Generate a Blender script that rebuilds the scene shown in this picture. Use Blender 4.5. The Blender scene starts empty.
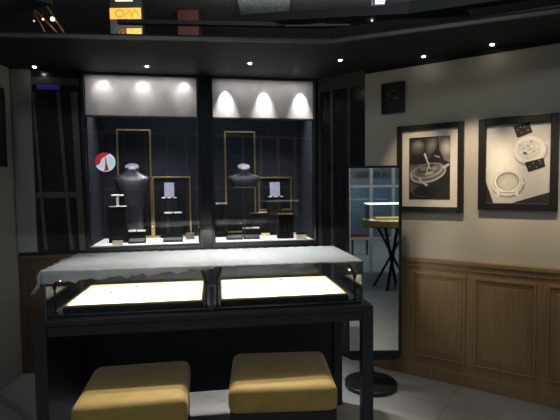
import bpy, bmesh, math, random
from mathutils import Vector, Matrix
random.seed(7)
C = bpy.context.scene.collection
PI = math.pi

# ------------------------------------------------------------------ camera
FPX, EYE = 453.0, Vector((0, 0, 1.55))
PITCH, ROLL = math.radians(3.03), math.radians(-0.63)
fw = Vector((0, math.cos(PITCH), -math.sin(PITCH)))
r0 = Vector((1, 0, 0)); u0 = r0.cross(fw)
rt = r0*math.cos(ROLL) + u0*math.sin(ROLL)
up = -r0*math.sin(ROLL) + u0*math.cos(ROLL)
cd = bpy.data.cameras.new('camera'); cam = bpy.data.objects.new('camera', cd); C.objects.link(cam)
cd.sensor_fit = 'HORIZONTAL'; cd.sensor_width = 36; cd.lens = 36*FPX/560
cd.clip_start = 0.05; cd.clip_end = 60
M4 = Matrix((rt, up, -fw)).transposed().to_4x4(); M4.translation = EYE
cam.matrix_world = M4
bpy.context.scene.camera = cam
vs = bpy.context.scene.view_settings
vs.view_transform = 'Standard'; vs.look = 'None'; vs.gamma = 1; vs.exposure = 0.0; vs.use_curve_mapping = False

def ray(px, py): return fw + rt*((px-280)/FPX) - up*((py-210)/FPX)
def on_z(px, py, z):
    v = ray(px, py); return EYE + v*((z-EYE.z)/v.z)
def on_y(px, py, y):
    v = ray(px, py); return EYE + v*(y/v.y)

class Frame:
    """a place on the plan: origin, heading; local x along, y away from the room"""
    def __init__(s, x, y, a, z=0):
        s.o = Vector((x, y, z)); s.a = a
        s.u = Vector((math.cos(a), math.sin(a), 0)); s.n = Vector((-math.sin(a), math.cos(a), 0))
    def loc(s, P): d = P - s.o; return Vector((d.dot(s.u), d.dot(s.n), d.z))
    def wor(s, x, y, z): return s.o + s.u*x + s.n*y + Vector((0, 0, z))
    def hit(s, px, py, d=0.0):
        v = ray(px, py); t = ((s.o + s.n*d - EYE).dot(s.n))/v.dot(s.n)
        return s.loc(EYE + v*t)

BW = Frame(-1.6244, 3.8438, math.atan2(.1843, .9829))       # display wall
RW = Frame(1.0016, 3.6972, math.atan2(-.5676, .8233))       # picture wall
TB = Frame(-1.25, 2.244, .139)                              # counter
CEIL = 2.52

# ------------------------------------------------------------------ materials
def mat(name, col, rough=.5, metal=0, spec=.5, bump=0, bscale=60, var=0, vscale=8, emit=None, es=0, sheen=0, coat=0, trans=0):
    m = bpy.data.materials.new(name); m.use_nodes = True
    nt = m.node_tree; b = nt.nodes['Principled BSDF']
    b.inputs['Base Color'].default_value = (*col, 1); b.inputs['Roughness'].default_value = rough
    b.inputs['Metallic'].default_value = metal; b.inputs['Specular IOR Level'].default_value = spec
    b.inputs['Sheen Weight'].default_value = sheen; b.inputs['Coat Weight'].default_value = coat
    b.inputs['Transmission Weight'].default_value = trans
    if emit:
        b.inputs['Emission Color'].default_value = (*emit, 1); b.inputs['Emission Strength'].default_value = es
    if var or bump:
        tc = nt.nodes.new('ShaderNodeTexCoord')
    if var:
        n = nt.nodes.new('ShaderNodeTexNoise'); n.inputs['Scale'].default_value = vscale; n.inputs['Detail'].default_value = 5
        r = nt.nodes.new('ShaderNodeValToRGB')
        r.color_ramp.elements[0].position = .3; r.color_ramp.elements[1].position = .7
        r.color_ramp.elements[0].color = (*[max(0, c*(1-var)) for c in col], 1)
        r.color_ramp.elements[1].color = (*[min(1, c*(1+var)) for c in col], 1)
        nt.links.new(tc.outputs['Object'], n.inputs['Vector']); nt.links.new(n.outputs['Fac'], r.inputs['Fac'])
        nt.links.new(r.outputs['Color'], b.inputs['Base Color'])
    if bump:
        n = nt.nodes.new('ShaderNodeTexNoise'); n.inputs['Scale'].default_value = bscale; n.inputs['Detail'].default_value = 3
        bp = nt.nodes.new('ShaderNodeBump'); bp.inputs['Strength'].default_value = bump; bp.inputs['Distance'].default_value = .01
        nt.links.new(tc.outputs['Object'], n.inputs['Vector']); nt.links.new(n.outputs['Fac'], bp.inputs['Height'])
        nt.links.new(bp.outputs['Normal'], b.inputs['Normal'])
    return m

def glass_mat(name, tint=(1, 1, 1), refl=.06, rough=0.0):
    m = bpy.data.materials.new(name); m.use_nodes = True; nt = m.node_tree
    nt.nodes.remove(nt.nodes['Principled BSDF']); out = nt.nodes['Material Output']
    t = nt.nodes.new('ShaderNodeBsdfTransparent'); t.inputs['Color'].default_value = (*tint, 1)
    g = nt.nodes.new('ShaderNodeBsdfGlossy'); g.inputs['Roughness'].default_value = rough
    fr = nt.nodes.new('ShaderNodeFresnel'); fr.inputs['IOR'].default_value = 1.45
    mul = nt.nodes.new('ShaderNodeMath'); mul.operation = 'MULTIPLY'; mul.inputs[1].default_value = refl
    mx = nt.nodes.new('ShaderNodeMixShader')
    nt.links.new(fr.outputs[0], mul.inputs[0]); nt.links.new(mul.outputs[0], mx.inputs[0])
    nt.links.new(t.outputs[0], mx.inputs[1]); nt.links.new(g.outputs[0], mx.inputs[2]); nt.links.new(mx.outputs[0], out.inputs['Surface'])
    return m

def wood_mat(name, a, b_, rough=.45, scale=1.0):
    m = bpy.data.materials.new(name); m.use_nodes = True; nt = m.node_tree; b = nt.nodes['Principled BSDF']
    tc = nt.nodes.new('ShaderNodeTexCoord'); mp = nt.nodes.new('ShaderNodeMapping'); mp.inputs['Scale'].default_value = (14*scale, 14*scale, 1.6*scale)
    n = nt.nodes.new('ShaderNodeTexNoise'); n.inputs['Scale'].default_value = 2.5; n.inputs['Detail'].default_value = 6; n.inputs['Distortion'].default_value = .6
    r = nt.nodes.new('ShaderNodeValToRGB'); r.color_ramp.elements[0].position = .3; r.color_ramp.elements[1].position = .75
    r.color_ramp.elements[0].color = (*a, 1); r.color_ramp.elements[1].color = (*b_, 1)
    nt.links.new(tc.outputs['Object'], mp.inputs['Vector']); nt.links.new(mp.outputs[0], n.inputs['Vector'])
    nt.links.new(n.outputs['Fac'], r.inputs['Fac']); nt.links.new(r.outputs[0], b.inputs['Base Color'])
    b.inputs['Roughness'].default_value = rough
    return m

def tile_mat(name, c1, c2, joint, size=.8, rough=.3):
    m = bpy.data.materials.new(name); m.use_nodes = True; nt = m.node_tree; b = nt.nodes['Principled BSDF']
    tc = nt.nodes.new('ShaderNodeTexCoord'); mp = nt.nodes.new('ShaderNodeMapping'); mp.inputs['Rotation'].default_value = (0, 0, .6)
    br = nt.nodes.new('ShaderNodeTexBrick'); br.offset = 0
    br.inputs['Color1'].default_value = (*c1, 1); br.inputs['Color2'].default_value = (*c2, 1); br.inputs['Mortar'].default_value = (*joint, 1)
    br.inputs['Scale'].default_value = 1; br.inputs['Mortar Size'].default_value = .003; br.inputs['Brick Width'].default_value = size; br.inputs['Row Height'].default_value = size
    n = nt.nodes.new('ShaderNodeTexNoise'); n.inputs['Scale'].default_value = 3; n.inputs['Detail'].default_value = 8; n.inputs['Distortion'].default_value = 1.2
    mx = nt.nodes.new('ShaderNodeMix'); mx.data_type = 'RGBA'; mx.blend_type = 'MULTIPLY'; mx.inputs[0].default_value = .35
    nt.links.new(tc.outputs['Object'], mp.inputs['Vector']); nt.links.new(mp.outputs[0], br.inputs['Vector']); nt.links.new(mp.outputs[0], n.inputs['Vector'])
    nt.links.new(br.outputs['Color'], mx.inputs[6]); nt.links.new(n.outputs['Fac'], mx.inputs[7])
    nt.links.new(mx.outputs[2], b.inputs['Base Color']); b.inputs['Roughness'].default_value = rough
    return m

def wrap_mat():
    """clear bubble wrap: rows of small blisters"""
    m = bpy.data.materials.new('bubble_wrap'); m.use_nodes = True; nt = m.node_tree; b = nt.nodes['Principled BSDF']; out = nt.nodes['Material Output']
    b.inputs['Base Color'].default_value = (.50, .53, .57, 1); b.inputs['Roughness'].default_value = .22; b.inputs['Specular IOR Level'].default_value = 1.0
    tc = nt.nodes.new('ShaderNodeTexCoord'); v = nt.nodes.new('ShaderNodeTexVoronoi'); v.inputs['Scale'].default_value = 62; v.inputs['Randomness'].default_value = .06
    n = nt.nodes.new('ShaderNodeTexNoise'); n.inputs['Scale'].default_value = 6
    ad = nt.nodes.new('ShaderNodeMath'); ad.operation = 'MULTIPLY_ADD'; ad.inputs[1].default_value = 1.2
    bp = nt.nodes.new('ShaderNodeBump'); bp.invert = True; bp.inputs['Strength'].default_value = .9; bp.inputs['Distance'].default_value = .008
    t = nt.nodes.new('ShaderNodeBsdfTransparent'); mx = nt.nodes.new('ShaderNodeMixShader')
    nt.links.new(tc.outputs['Object'], v.inputs['Vector']); nt.links.new(tc.outputs['Object'], n.inputs['Vector'])
    nt.links.new(n.outputs['Fac'], ad.inputs[0]); nt.links.new(v.outputs['Distance'], ad.inputs[2])
    nt.links.new(ad.outputs[0], bp.inputs['Height']); nt.links.new(bp.outputs[0], b.inputs['Normal'])
    tl = nt.nodes.new('ShaderNodeBsdfTranslucent'); tl.inputs['Color'].default_value = (.8, .84, .88, 1); m2 = nt.nodes.new('ShaderNodeMixShader'); m2.inputs[0].default_value = .5
    nt.links.new(b.outputs[0], m2.inputs[1]); nt.links.new(tl.outputs[0], m2.inputs[2]); nt.links.new(bp.outputs[0], tl.inputs['Normal'])
    mx.inputs[0].default_value = .66
    nt.links.new(t.outputs[0], mx.inputs[1]); nt.links.new(m2.outputs[0], mx.inputs[2]); nt.links.new(mx.outputs[0], out.inputs['Surface'])
    return m

M = dict(
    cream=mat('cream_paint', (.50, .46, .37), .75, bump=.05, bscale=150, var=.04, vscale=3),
    greygreen=mat('grey_green_paint', (.22, .24, .21), .7, var=.06, vscale=4),
    wood=wood_mat('oak', (.24, .145, .058), (.34, .215, .095), .42),
    shadedwood=wood_mat('shaded_oak', (.055, .035, .022), (.09, .06, .036), .4),  # dado oak with the shade of the left side put into its colour
    panel=mat('black_lacquer', (.016, .016, .017), .2, spec=.5, var=.2, vscale=3),
    rib=mat('bronze_rib', (.085, .075, .064), .4, metal=.2, var=.2),
    black=mat('black_steel', (.013, .014, .016), .38, spec=.4, var=.15, vscale=20),
    counter=mat('charcoal_lacquer', (.03, .033, .038), .45, var=.12, vscale=10),
    soffit=mat('black_ceiling_paint', (.0035, .0038, .0042), .7, var=.15, vscale=5),
    navy=mat('navy_velvet', (.017, .02, .028), .85, spec=.15, var=.2, vscale=25),
    bustm=mat('grey_blue_leatherette', (.014, .015, .022), .34, spec=.7, bump=.06, bscale=300),
    blackcloth=mat('black_velvet', (.004, .004, .005), .85, spec=.2, var=.2, vscale=60),
    gold=mat('brushed_gold', (.42, .30, .12), .35, metal=.85, var=.1, vscale=60),
    gold2=mat('bright_gold', (.80, .58, .20), .28, metal=.9),
    white=mat('white_suede', (.85, .83, .78), .7, var=.03, vscale=30),
    acryl=mat('white_acrylic', (.82, .80, .76), .5),
    lav=mat('lavender_card', (.30, .30, .42), .55, var=.05),
    creamc=mat('cream_card', (.72, .66, .45), .6, var=.05),
    capm=mat('grey_cap_leatherette', (.13, .13, .18), .45),
    grey=mat('grey_leatherette', (.12, .12, .125), .5, var=.1, vscale=30),
    velvet=mat('mustard_velvet', (.42, .28, .06), .62, sheen=.4, bump=.10, bscale=140, var=.10, vscale=14),
    silver=mat('silver_fabric', (.62, .60, .59), .55, metal=.0, spec=.3, var=.10, vscale=7, bump=.10, bscale=26),
    glass=glass_mat('clear_glass', (.97, .985, .98), .9),
    pane=glass_mat('display_pane', (.97, .98, .99), 1.0),
    edge=mat('green_glass_edge', (.05, .16, .16), .12, spec=.8),
    mirror=mat('silvered_mirror', (.86, .88, .88), .015, metal=1.0),
    led=mat('led_emitter', (1, 1, 1), .5, emit=(1, .96, .9), es=14),
    lens=mat('lamp_lens', (1, 1, 1), .5, emit=(1, .93, .82), es=30),
    orange=mat('orange_lit_panel', (.8, .4, .05), .5, emit=(1, .42, .05), es=.45, var=.1, vscale=6),
    orange2=mat('orange_lit_glyph', (.5, .25, .03), .5, emit=(.75, .26, .012), es=.40),
    orange3=mat('dim_orange_glyph', (.2, .1, .02), .5, emit=(.7, .3, .06), es=.12),
    palelit=mat('pale_lit_panel', (.8, .7, .5), .5, emit=(1, .72, .35), es=.7),
    whitelit=mat('white_lit_panel', (.8, .8, .9), .5, emit=(.85, .87, 1), es=.9),
    violet=mat('violet_reflection', (.05, .03, .2), .5, emit=(.06, .03, .55), es=.12),
    red=mat('red_reflection', (.55, .015, .02), .5, emit=(.7, .02, .03), es=.5),
    pale=mat('pale_blue_reflection', (.6, .72, .74), .5, emit=(.55, .72, .76), es=.75),
    pale2=mat('grey_blue_reflection', (.3, .42, .5), .5, emit=(.25, .38, .48), es=.7),
    redpillar=mat('dark_red_cladding', (.08, .022, .018), .6, var=.1),
    hall=mat('hall_dark_paint', (.05, .052, .052), .8, var=.2, vscale=1.5),
    beam=mat('hall_beam_paint', (.05, .052, .052), .6, var=.15, vscale=2),
    tile=mat('speckled_ceiling_tile', (.10, .11, .095), .9, var=.5, vscale=14),
    amber=mat('amber_rail', (.25, .12, .04), .4, emit=(.7, .28, .06), es=.02),
    whitepaint=mat('white_frame_paint', (.72, .74, .74), .4, var=.03),
    band=mat('grey_sign_band', (.25, .26, .27), .6, var=.05),
    darkletter=mat('dark_lettering', (.02, .02, .025), .5),
    mall=mat('blue_grey_facade', (.10, .16, .22), .6, var=.25, vscale=1.2),
    redmat=mat('red_board', (.35, .03, .04), .6, var=.05),
    rail=mat('brushed_steel', (.45, .47, .46), .35, metal=.7, var=.06, vscale=30),
    floor=tile_mat('pale_stone_tiles', (.40, .385, .36), (.37, .36, .34), (.2, .19, .18), .8, .32),
    wrap=wrap_mat(),
    matboard=mat('cream_mat_board', (.66, .62, .52), .8, bump=.03, bscale=200),
)
def shade(g, warm=1.0): 
    k = 'print_%03d_%d' % (round(g*1000), round(warm*100))
    if k not in M: M[k] = mat('print_tone_%03d' % round(g*1000), (g, g*(1-.04*warm), g*(1-.12*warm)), .5, var=.05, vscale=25)
    return M[k]

# ------------------------------------------------------------------ mesh helper
class MB:
    def __init__(s): s.b = bmesh.new(); s.mi = 0
    def _geom(s, verts, faces):
        vs_ = [s.b.verts.new(v) for v in verts]; out = []
        for f in faces:
            try:
                fc = s.b.faces.new([vs_[i] for i in f]); fc.material_index = s.mi; out.append(fc)
            except ValueError: pass
        return vs_, out
    def box(s, x0, x1, y0, y1, z0, z1, bev=0, X=None, seg=2):
        P = [(x0, y0, z0), (x1, y0, z0), (x1, y1, z0), (x0, y1, z0), (x0, y0, z1), (x1, y0, z1), (x1, y1, z1), (x0, y1, z1)]
        if X is not None: P = [X @ Vector(p) for p in P]
        v, f = s._geom(P, [(3, 2, 1, 0), (4, 5, 6, 7), (0, 1, 5, 4), (1, 2, 6, 5), (2, 3, 7, 6), (3, 0, 4, 7)])
        if bev:
            es = list({e for fc in f for e in fc.edges})
            bmesh.ops.bevel(s.b, geom=es, offset=bev, segments=seg, profile=.5, affect='EDGES')
        return s
    def bar(s, p, q, w, d=None, up_=(0, 0, 1), bev=0):
        """square bar from p to q"""
        p, q = Vector(p), Vector(q); d = d or w; a = (q-p); L = a.length; a.normalize()
        upv = Vector(up_)
        if abs(a.dot(upv)) > .98: upv = Vector((0, 1, 0))
        x = a.cross(upv).normalized(); y = x.cross(a)
        X = Matrix((x, y, a)).transposed().to_4x4(); X.translation = p
        return s.box(-w/2, w/2, -d/2, d/2, 0, L, bev, X)
    def rings(s, rs, cap=True, close=True):
        n = len(rs[0]); vv = [[s.b.verts.new(p) for p in r] for r in rs]
        for a, b in zip(vv[:-1], vv[1:]):
            for i in range(n if close else n-1):
                j = (i+1) % n
                try:
                    f = s.b.faces.new((a[i], a[j], b[j], b[i])); f.material_index = s.mi
                except ValueError: pass
        if cap:
            for r, rev in ((vv[0], True), (vv[-1], False)):
                f = s.b.faces.new(list(reversed(r)) if rev else r); f.material_index = s.mi
        return s
    def lathe(s, prof, c=(0, 0, 0), n=32, sx=1, sy=1, loop=False):
        if loop: prof = list(prof)+[prof[0]]
        return s.rings([[(c[0]+r*sx*math.cos(2*PI*i/n), c[1]+r*sy*math.sin(2*PI*i/n), c[2]+z) for i in range(n)] for r, z in prof], cap=not loop)
    def tube(s, pts, r, n=10):
        pts = [Vector(p) for p in pts]; rs = []
        for i, p in enumerate(pts):
            a = (pts[min(i+1, len(pts)-1)] - pts[max(i-1, 0)]).normalized()
            ref = Vector((0, 0, 1)) if abs(a.z) < .9 else Vector((0, 1, 0))
            x = a.cross(ref).normalized(); y = a.cross(x)
            rs.append([p + x*r*math.cos(2*PI*k/n) + y*r*math.sin(2*PI*k/n) for k in range(n)])
        return s.rings(rs)
    def poly(s, pts): s._geom(pts, [tuple(range(len(pts)))]); return s
    def prism(s, pts, z0, z1):
        n = len(pts); P = [(x, y, z0) for x, y in pts] + [(x, y, z1) for x, y in pts]
        s._geom(P, [tuple(reversed(range(n))), tuple(range(n, 2*n))] + [(i, (i+1) % n, n+(i+1) % n, n+i) for i in range(n)]); return s
    def prism_y(s, pts, y0, y1):
        """outline in x,z; thickness in y"""
        n = len(pts); P = [(x, y0, z) for x, z in pts] + [(x, y1, z) for x, z in pts]
        s._geom(P, [tuple(range(n)), tuple(reversed(range(n, 2*n)))] + [(i, n+i, n+(i+1) % n, (i+1) % n) for i in range(n)]); return s
    def frame_y(s, x0, x1, z0, z1, w, y0, y1, bev=0):
        s.box(x0, x0+w, y0, y1, z0, z1, bev); s.box(x1-w, x1, y0, y1, z0, z1, bev)
        s.box(x0+w, x1-w, y0, y1, z1-w, z1, bev); s.box(x0+w, x1-w, y0, y1, z0, z0+w, bev); return s
    def build(s, name, m, parent=None, smooth=False, loc=None, rz=0):
        bmesh.ops.recalc_face_normals(s.b, faces=s.b.faces)
        me = bpy.data.meshes.new(name); s.b.to_mesh(me); s.b.free()
        for mm in (m if isinstance(m, (list, tuple)) else [m]): me.materials.append(mm)
        if smooth:
            for p in me.polygons: p.use_smooth = True
        o = bpy.data.objects.new(name, me); C.objects.link(o)
        if parent: o.parent = parent
        if loc is not None: o.location = loc; o.rotation_euler.z = rz
        return o

def tag(o, label=None, cat=None, group=None, kind=None):
    if label: o['label'] = label
    if cat: o['category'] = cat
    if group: o['group'] = group
    if kind: o['kind'] = kind
    return o
def thing(name, label, cat, loc, rz=0, group=None):
    o = bpy.data.objects.new(name, None); C.objects.link(o); o.empty_display_size = .05
    o.location = loc; o.rotation_euler.z = rz
    return tag(o, label, cat, group)
def struct(o): o['kind'] = 'structure'; return o
def copy_tree(o, parent=None):
    c = o.copy(); C.objects.link(c)
    if parent: c.parent = parent
    for ch in list(o.children): copy_tree(ch, c)
    return c
def spot(name, loc, target, W, angle, blend=.5, col=(1, 1, 1), size=.02):
    d = bpy.data.lights.new(name, 'SPOT'); d.energy = W; d.spot_size = math.radians(angle); d.spot_blend = blend; d.color = col; d.shadow_soft_size = size
    o = bpy.data.objects.new(name, d); C.objects.link(o); o.location = loc
    o.rotation_euler = (Vector(target)-Vector(loc)).to_track_quat('-Z', 'Y').to_euler(); return o
def area(name, loc, target, W, sx, sy, col=(1, 1, 1), spread=180):
    d = bpy.data.lights.new(name, 'AREA'); d.shape = 'RECTANGLE'; d.size = sx; d.size_y = sy; d.energy = W; d.color = col; d.spread = math.radians(spread)
    o = bpy.data.objects.new(name, d); C.objects.link(o); o.location = loc
    o.rotation_euler = (Vector(target)-Vector(loc)).to_track_quat('-Z', 'Y').to_euler(); return o

# ------------------------------------------------------------------ setting
struct(MB().box(-6, 8, -7, 13, -.1, 0).build('floor', M['floor']))

# display wall: two window openings over a ledge
wl = BW.hit(84, 160).x; wr = BW.hit(200.5, 160).x; wl2 = BW.hit(211, 160).x; wr2 = BW.hit(316, 160).x
SILL = 1.05; TOP = CEIL; ON = SILL+.0008
cornL = BW.loc(Vector((-2.175, 3.741, 0))).x; cornR = BW.loc(Vector((.362, 4.2163, 0))).x
b = MB()
b.box(cornL, wl, 0, .10, 0, TOP); b.box(wl, wr2, 0, .10, 0, SILL-.03); b.box(wr, wl2, 0, .10, SILL-.03, TOP)
b.box(wr2, cornR, 0, .10, 0, TOP)
struct(b.build('wall_back', M['panel'], loc=BW.o, rz=BW.a))

# the strip of panelling left of the windows: pilaster, oak dado darkened for shade, bronze ribs
px20 = BW.hit(20, 200, -.03).x; px36 = BW.hit(35, 200, -.03).x; px80 = BW.hit(80, 200, -.02).x
dz = BW.hit(40, 255.5, -.03).z
pil = struct(MB().box(cornL+.005, px36, -.03, 0, dz+.03, TOP).build('trim_1', M['greygreen'], loc=BW.o, rz=BW.a))
b = MB(); b.box(cornL+.005, px80, -.02, 0, .0, dz-.03)
for k in range(2):
    a0 = cornL+.03+k*.2; b.frame_y(a0, a0+.17, .12, dz-.10, .02, -.028, -.02)
b.box(cornL+.005, px80, -.04, 0, dz-.03, dz+.0, .004)
dado = struct(b.build('wainscot_left', M['shadedwood'], loc=BW.o, rz=BW.a))
b = MB()
for (xa, ya, xb, yb, w) in ((33, 92, 46, 250, .022), (58, 92, 72, 250, .026), (74, 92, 83, 250, .05)):
    p = BW.hit(xa, ya, -.015); q = BW.hit(xb, yb, -.015)
    b.bar((q.x, -.012, max(q.z, dz+.02)), (p.x, -.012, p.z), w, .024, up_=(0, 1, 0))
pt = BW.hit(50, 80, -.015); pm = BW.hit(50, 195, -.015)
b.box(px36, wl-.02, -.02, 0, pt.z-.04, pt.z+.02); b.box(px36, wl-.02, -.012, 0, pm.z-.025, pm.z+.025)
struct(b.build('trim_2', M['rib'], loc=BW.o, rz=BW.a))

va, vb = BW.hit(37, 87, -.03), BW.hit(60, 87.5, -.03)  # violet reflection in the glass, built as a dim glowing strip
vs_o = MB().box(0, vb.x-va.x, -.006, 0, -.018, .018, .002).build('reflection_strip', M['violet'], loc=BW.wor(va.x, -.034, va.z), rz=BW.a)
tag(vs_o, 'faint violet reflection, built as a glowing strip, near the top of the dark ribbed panelling', 'reflection')
# corner wall with ribs, between windows and picture wall
c0 = Vector((.362, 4.2163, 0)); c1 = Vector((.731, 3.8837, 0))
CW = Frame(c0.x, c0.y, math.atan2(c1.y-c0.y, c1.x-c0.x)); Lc = (c1-c0).length
struct(MB().box(0, Lc, 0, .08, 0, TOP).build('wall_corner', M['panel'], loc=CW.o, rz=CW.a))
b = MB()
for px in (332, 349): 
    x = CW.hit(px, 150, -.01).x; b.box(x-.014, x+.014, -.014, 0, 0, TOP-.12)
b.box(0.01, Lc, -.014, 0, TOP-.12, TOP)
b.box(.005, .035, -.014, 0, 0, TOP-.12)
struct(b.build('trim_3', M['rib'], loc=CW.o, rz=CW.a))

# picture wall with oak dado
rx0 = RW.loc(c1).x; rx1 = 4.4
struct(MB().box(rx0, rx1, 0, .10, 0, 2.485).build('wall_right', M['cream'], loc=RW.o, rz=RW.a))
struct(MB().box(rx0, rx1, -.006, .10, 2.4855, CEIL).build('trim_7', M['soffit'], loc=RW.o, rz=RW.a))
dzr = .966
b = MB(); b.box(rx0, rx1, -.02, 0, 0, dzr-.03); b.box(rx0, rx1, -.042, 0, dzr-.035, dzr, .006); b.box(rx0, rx1, -.03, 0, dzr-.075, dzr-.035, .004)
b.box(rx0, rx1, -.032, 0, 0, .10, .004)
edges = [RW.hit(p, 300, -.02).x for p in (404, 466, 474, 537, 545)]
pitch = edges[3]-edges[1]; pw = edges[3]-edges[2]
x = edges[2]-pitch
while x < rx1-pw:
    xa, xb = max(x, rx0+.02), x+pw
    b.frame_y(xa, xb, .17, dzr-.115, .022, -.034, -.018, .004); b.frame_y(xa+.03, xb-.03, .20, dzr-.145, .010, -.027, -.018)
    b.box(xa+.055, xb-.055, -.026, -.018, .225, dzr-.17, .003)
    x += pitch
struct(b.build('wainscot_right', M['wood'], loc=RW.o, rz=RW.a))

# left wall, with its steel floor strip
LW0 = Vector((-2.175, 3.741, 0)); LW1 = Vector((-1.93, -1.0, 0))
LW = Frame(LW0.x, LW0.y, math.atan2(LW1.y-LW0.y, LW1.x-LW0.x))      # x toward the camera, y into the room
Ll = (LW1-LW0).length
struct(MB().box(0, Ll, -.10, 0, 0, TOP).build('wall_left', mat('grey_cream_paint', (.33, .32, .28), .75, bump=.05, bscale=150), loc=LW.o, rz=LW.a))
g0 = on_z(-4, 397, .0); g1 = on_z(34, 420, 0)
dv = (g1-g0).normalized(); nv = Vector((-dv.y, dv.x, 0))
g2 = g1 + dv*1.2
b = MB(); b.bar(g0+Vector((0, 0, .012)), g2+Vector((0, 0, .012)), .045, .024, bev=.003); struct(b.build('trim_4', M['rail']))

# dropped ceiling along the walls; the middle is open to the dark hall above
inn = on_z(331, 42.5, CEIL); il = on_z(0, 36, CEIL); ir = on_z(560, 12, CEIL)
il2 = inn + (il-inn)*1.2; ir2 = inn + (ir-inn)*2.6
oR = RW.wor(rx1, .12, 0); oL = Vector((-2.30, 3.76, 0))
oB = BW.wor(cornR, .12, 0); oBl = BW.wor(cornL-.15, .12, 0)
oC = RW.wor(rx0, .12, 0)
poly = [(il2.x, il2.y), (inn.x, inn.y), (ir2.x, ir2.y), (oR.x, oR.y), (oC.x, oC.y), (oB.x, oB.y), (oBl.x, oBl.y)]
b = MB(); b.prism(poly, CEIL, CEIL+.03)
struct(b.build('ceiling', M['soffit']))
b = MB()
for p, q in ((il2, inn), (inn, ir2)):
    b.bar((p.x, p.y, CEIL+.005), (q.x, q.y, CEIL+.005), .02, .022)
struct(b.build('trim_5', M['rib']))

# ------------------------------------------------------------------ display windows
ND = .62
def display_window(xa, xb, label, hz0, spots, W, ANG, DROP, BASE, group):
    t = thing('display_window', label, 'display window', BW.o, BW.a, group)
    b = MB(); w = .02
    b.box(xa, xa+w, -.035, .03, SILL-.03, TOP, .002); b.box(xb-w, xb, -.035, .03, SILL-.03, TOP, .002)
    b.box(xa+w, xb-w, -.035, .03, SILL-.03, SILL-.006, .002); b.box(xa+w, xb-w, -.012, .03, TOP-.016, TOP, .002)
    b.box(xa-.005, xb+.005, -.05, -.035, SILL-.035, SILL-.005, .003)
    b.build('frame', M['black'], t)
    b = MB(); a0, a1 = xa+w, xb-w
    b.box(a0, a0+.008, .03, ND, SILL, TOP-.06); b.box(a1-.008, a1, .03, ND, SILL, TOP-.06)
    b.build('side_lining', M['navy'], t)
    b = MB(); b.box(a0, a1, ND, ND+.01, SILL, TOP-.06)
    k = a0+.09
    while k < a1-.03:
        b.box(k, k+.03, ND-.004, ND, SILL, TOP-.1); k += .155
    b.build('back_lining', M['navy'], t)
    b = MB(); b.box(a0, a1, .03, ND, SILL-.008, SILL, 0); b.build('ledge', M['acryl'], t)
    b = MB(); b.box(a0, a1, .03, ND, TOP-.06, TOP-.045); b.build('lid', M['black'], t)
    z0, z1 = hz0, TOP-.017
    nx, nz = 40, 8; rs = []
    for j in range(nz+1):
        z = z0+(z1-z0)*j/nz
        rs.append([(a0+.004+(a1-a0-.008)*i/nx, .012+.003*math.sin(i*.9+j*.5)+.002*math.sin(i*2.3), z) for i in range(nx+1)])
    b = MB(); b.rings(rs, cap=False, close=False)
    rs2 = [[(p[0], p[1]+.006, p[2]) for p in r] for r in rs]; b.rings(rs2, cap=False, close=False)
    b.build('header_panel', M['silver'], t, smooth=True)
    b = MB(); b.box(a0, a1, -.006, .03, z0-.014, z0, .002); b.build('header_rail', M['rib'], t)
    b = MB(); b.box(a0, a1, -.006, -.001, SILL-.006, z0-.014); b.build('pane', M['pane'], t)
    for px in spots:
        p = BW.hit(px, 86, .05)
        b = MB(); b.lathe([(.014, 0), (.022, -.003), (.024, 0)], (p.x, -.075, TOP-.0005), 20); b.build('spotlight', M['black'], t)
        spot('header_spot', BW.wor(p.x, -.075, TOP-.012), BW.wor(p.x, .012, TOP-DROP), W, ANG, 1.0, (1, .96, .94), .008)
    area('header_fill', BW.wor((a0+a1)/2, -.10, TOP-.01), BW.wor((a0+a1)/2, .02, TOP-.24), BASE, a1-a0-.1, .015, (1, .96, .94), 120)  # unseen fill added to even out the header panel
    return t
w1 = display_window(wl, wr, 'lit display window with tall black bust and round red reflection', BW.hit(140, 116, .012).z, (104, 143, 184), 1.7, 80, .18, .55, 'display windows in the black wall')
w2 = display_window(wl2, wr2, 'lit display window with short grey shoulder bust, nearest the standing mirror', BW.hit(260, 118, .012).z, (225, 263, 299), 21, 46, .31, .42, 'display windows in the black wall')

# overhead strips in the niches (real light on ledge and busts)
for xa, xb, W in ((wl, wr, 11), (wl2, wr2, 10)):
    area('niche_strip', BW.wor((xa+xb)/2, .14, TOP-.07), BW.wor((xa+xb)/2, .16, 0), W, xb-xa-.15, .05, (1, .96, .92), 85)

def Lg(pxl, pxr, ybase, ytop, z=SILL):
    """ledge object from its outline in the photo: local centre on the ledge, width, height"""
    c = (pxl+pxr)/2; P = BW.loc(on_z(c, ybase, z))
    a = BW.hit(pxl, ybase, P.y).x; b_ = BW.hit(pxr, ybase, P.y).x; h = BW.hit(c, ytop, P.y).z - z
    return P, b_-a, h
def at(P): return BW.wor(P.x, P.y, P.z)

def pedestal(pxl, pxr, yb, yt, d, label, m='blackcloth', dy=None):
    P, w, h = Lg(pxl, pxr, yb, yt)
    t = thing('pedestal', label, 'pedestal', at(Vector((P.x, P.y+d/2, ON))), BW.a, 'black pedestals in the display windows')
    MB().box(-w/2, w/2, -d/2, d/2, 0, h-.006, .003).build('block', M[m], t)
    MB().box(-w/2-.002, w/2+.002, -d/2-.002, d/2+.002, h-.006, h, .001).build('top_plate', M[m], t)
    return Vector((P.x, P.y+d/2, ON+h+.0006)), w, h

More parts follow.
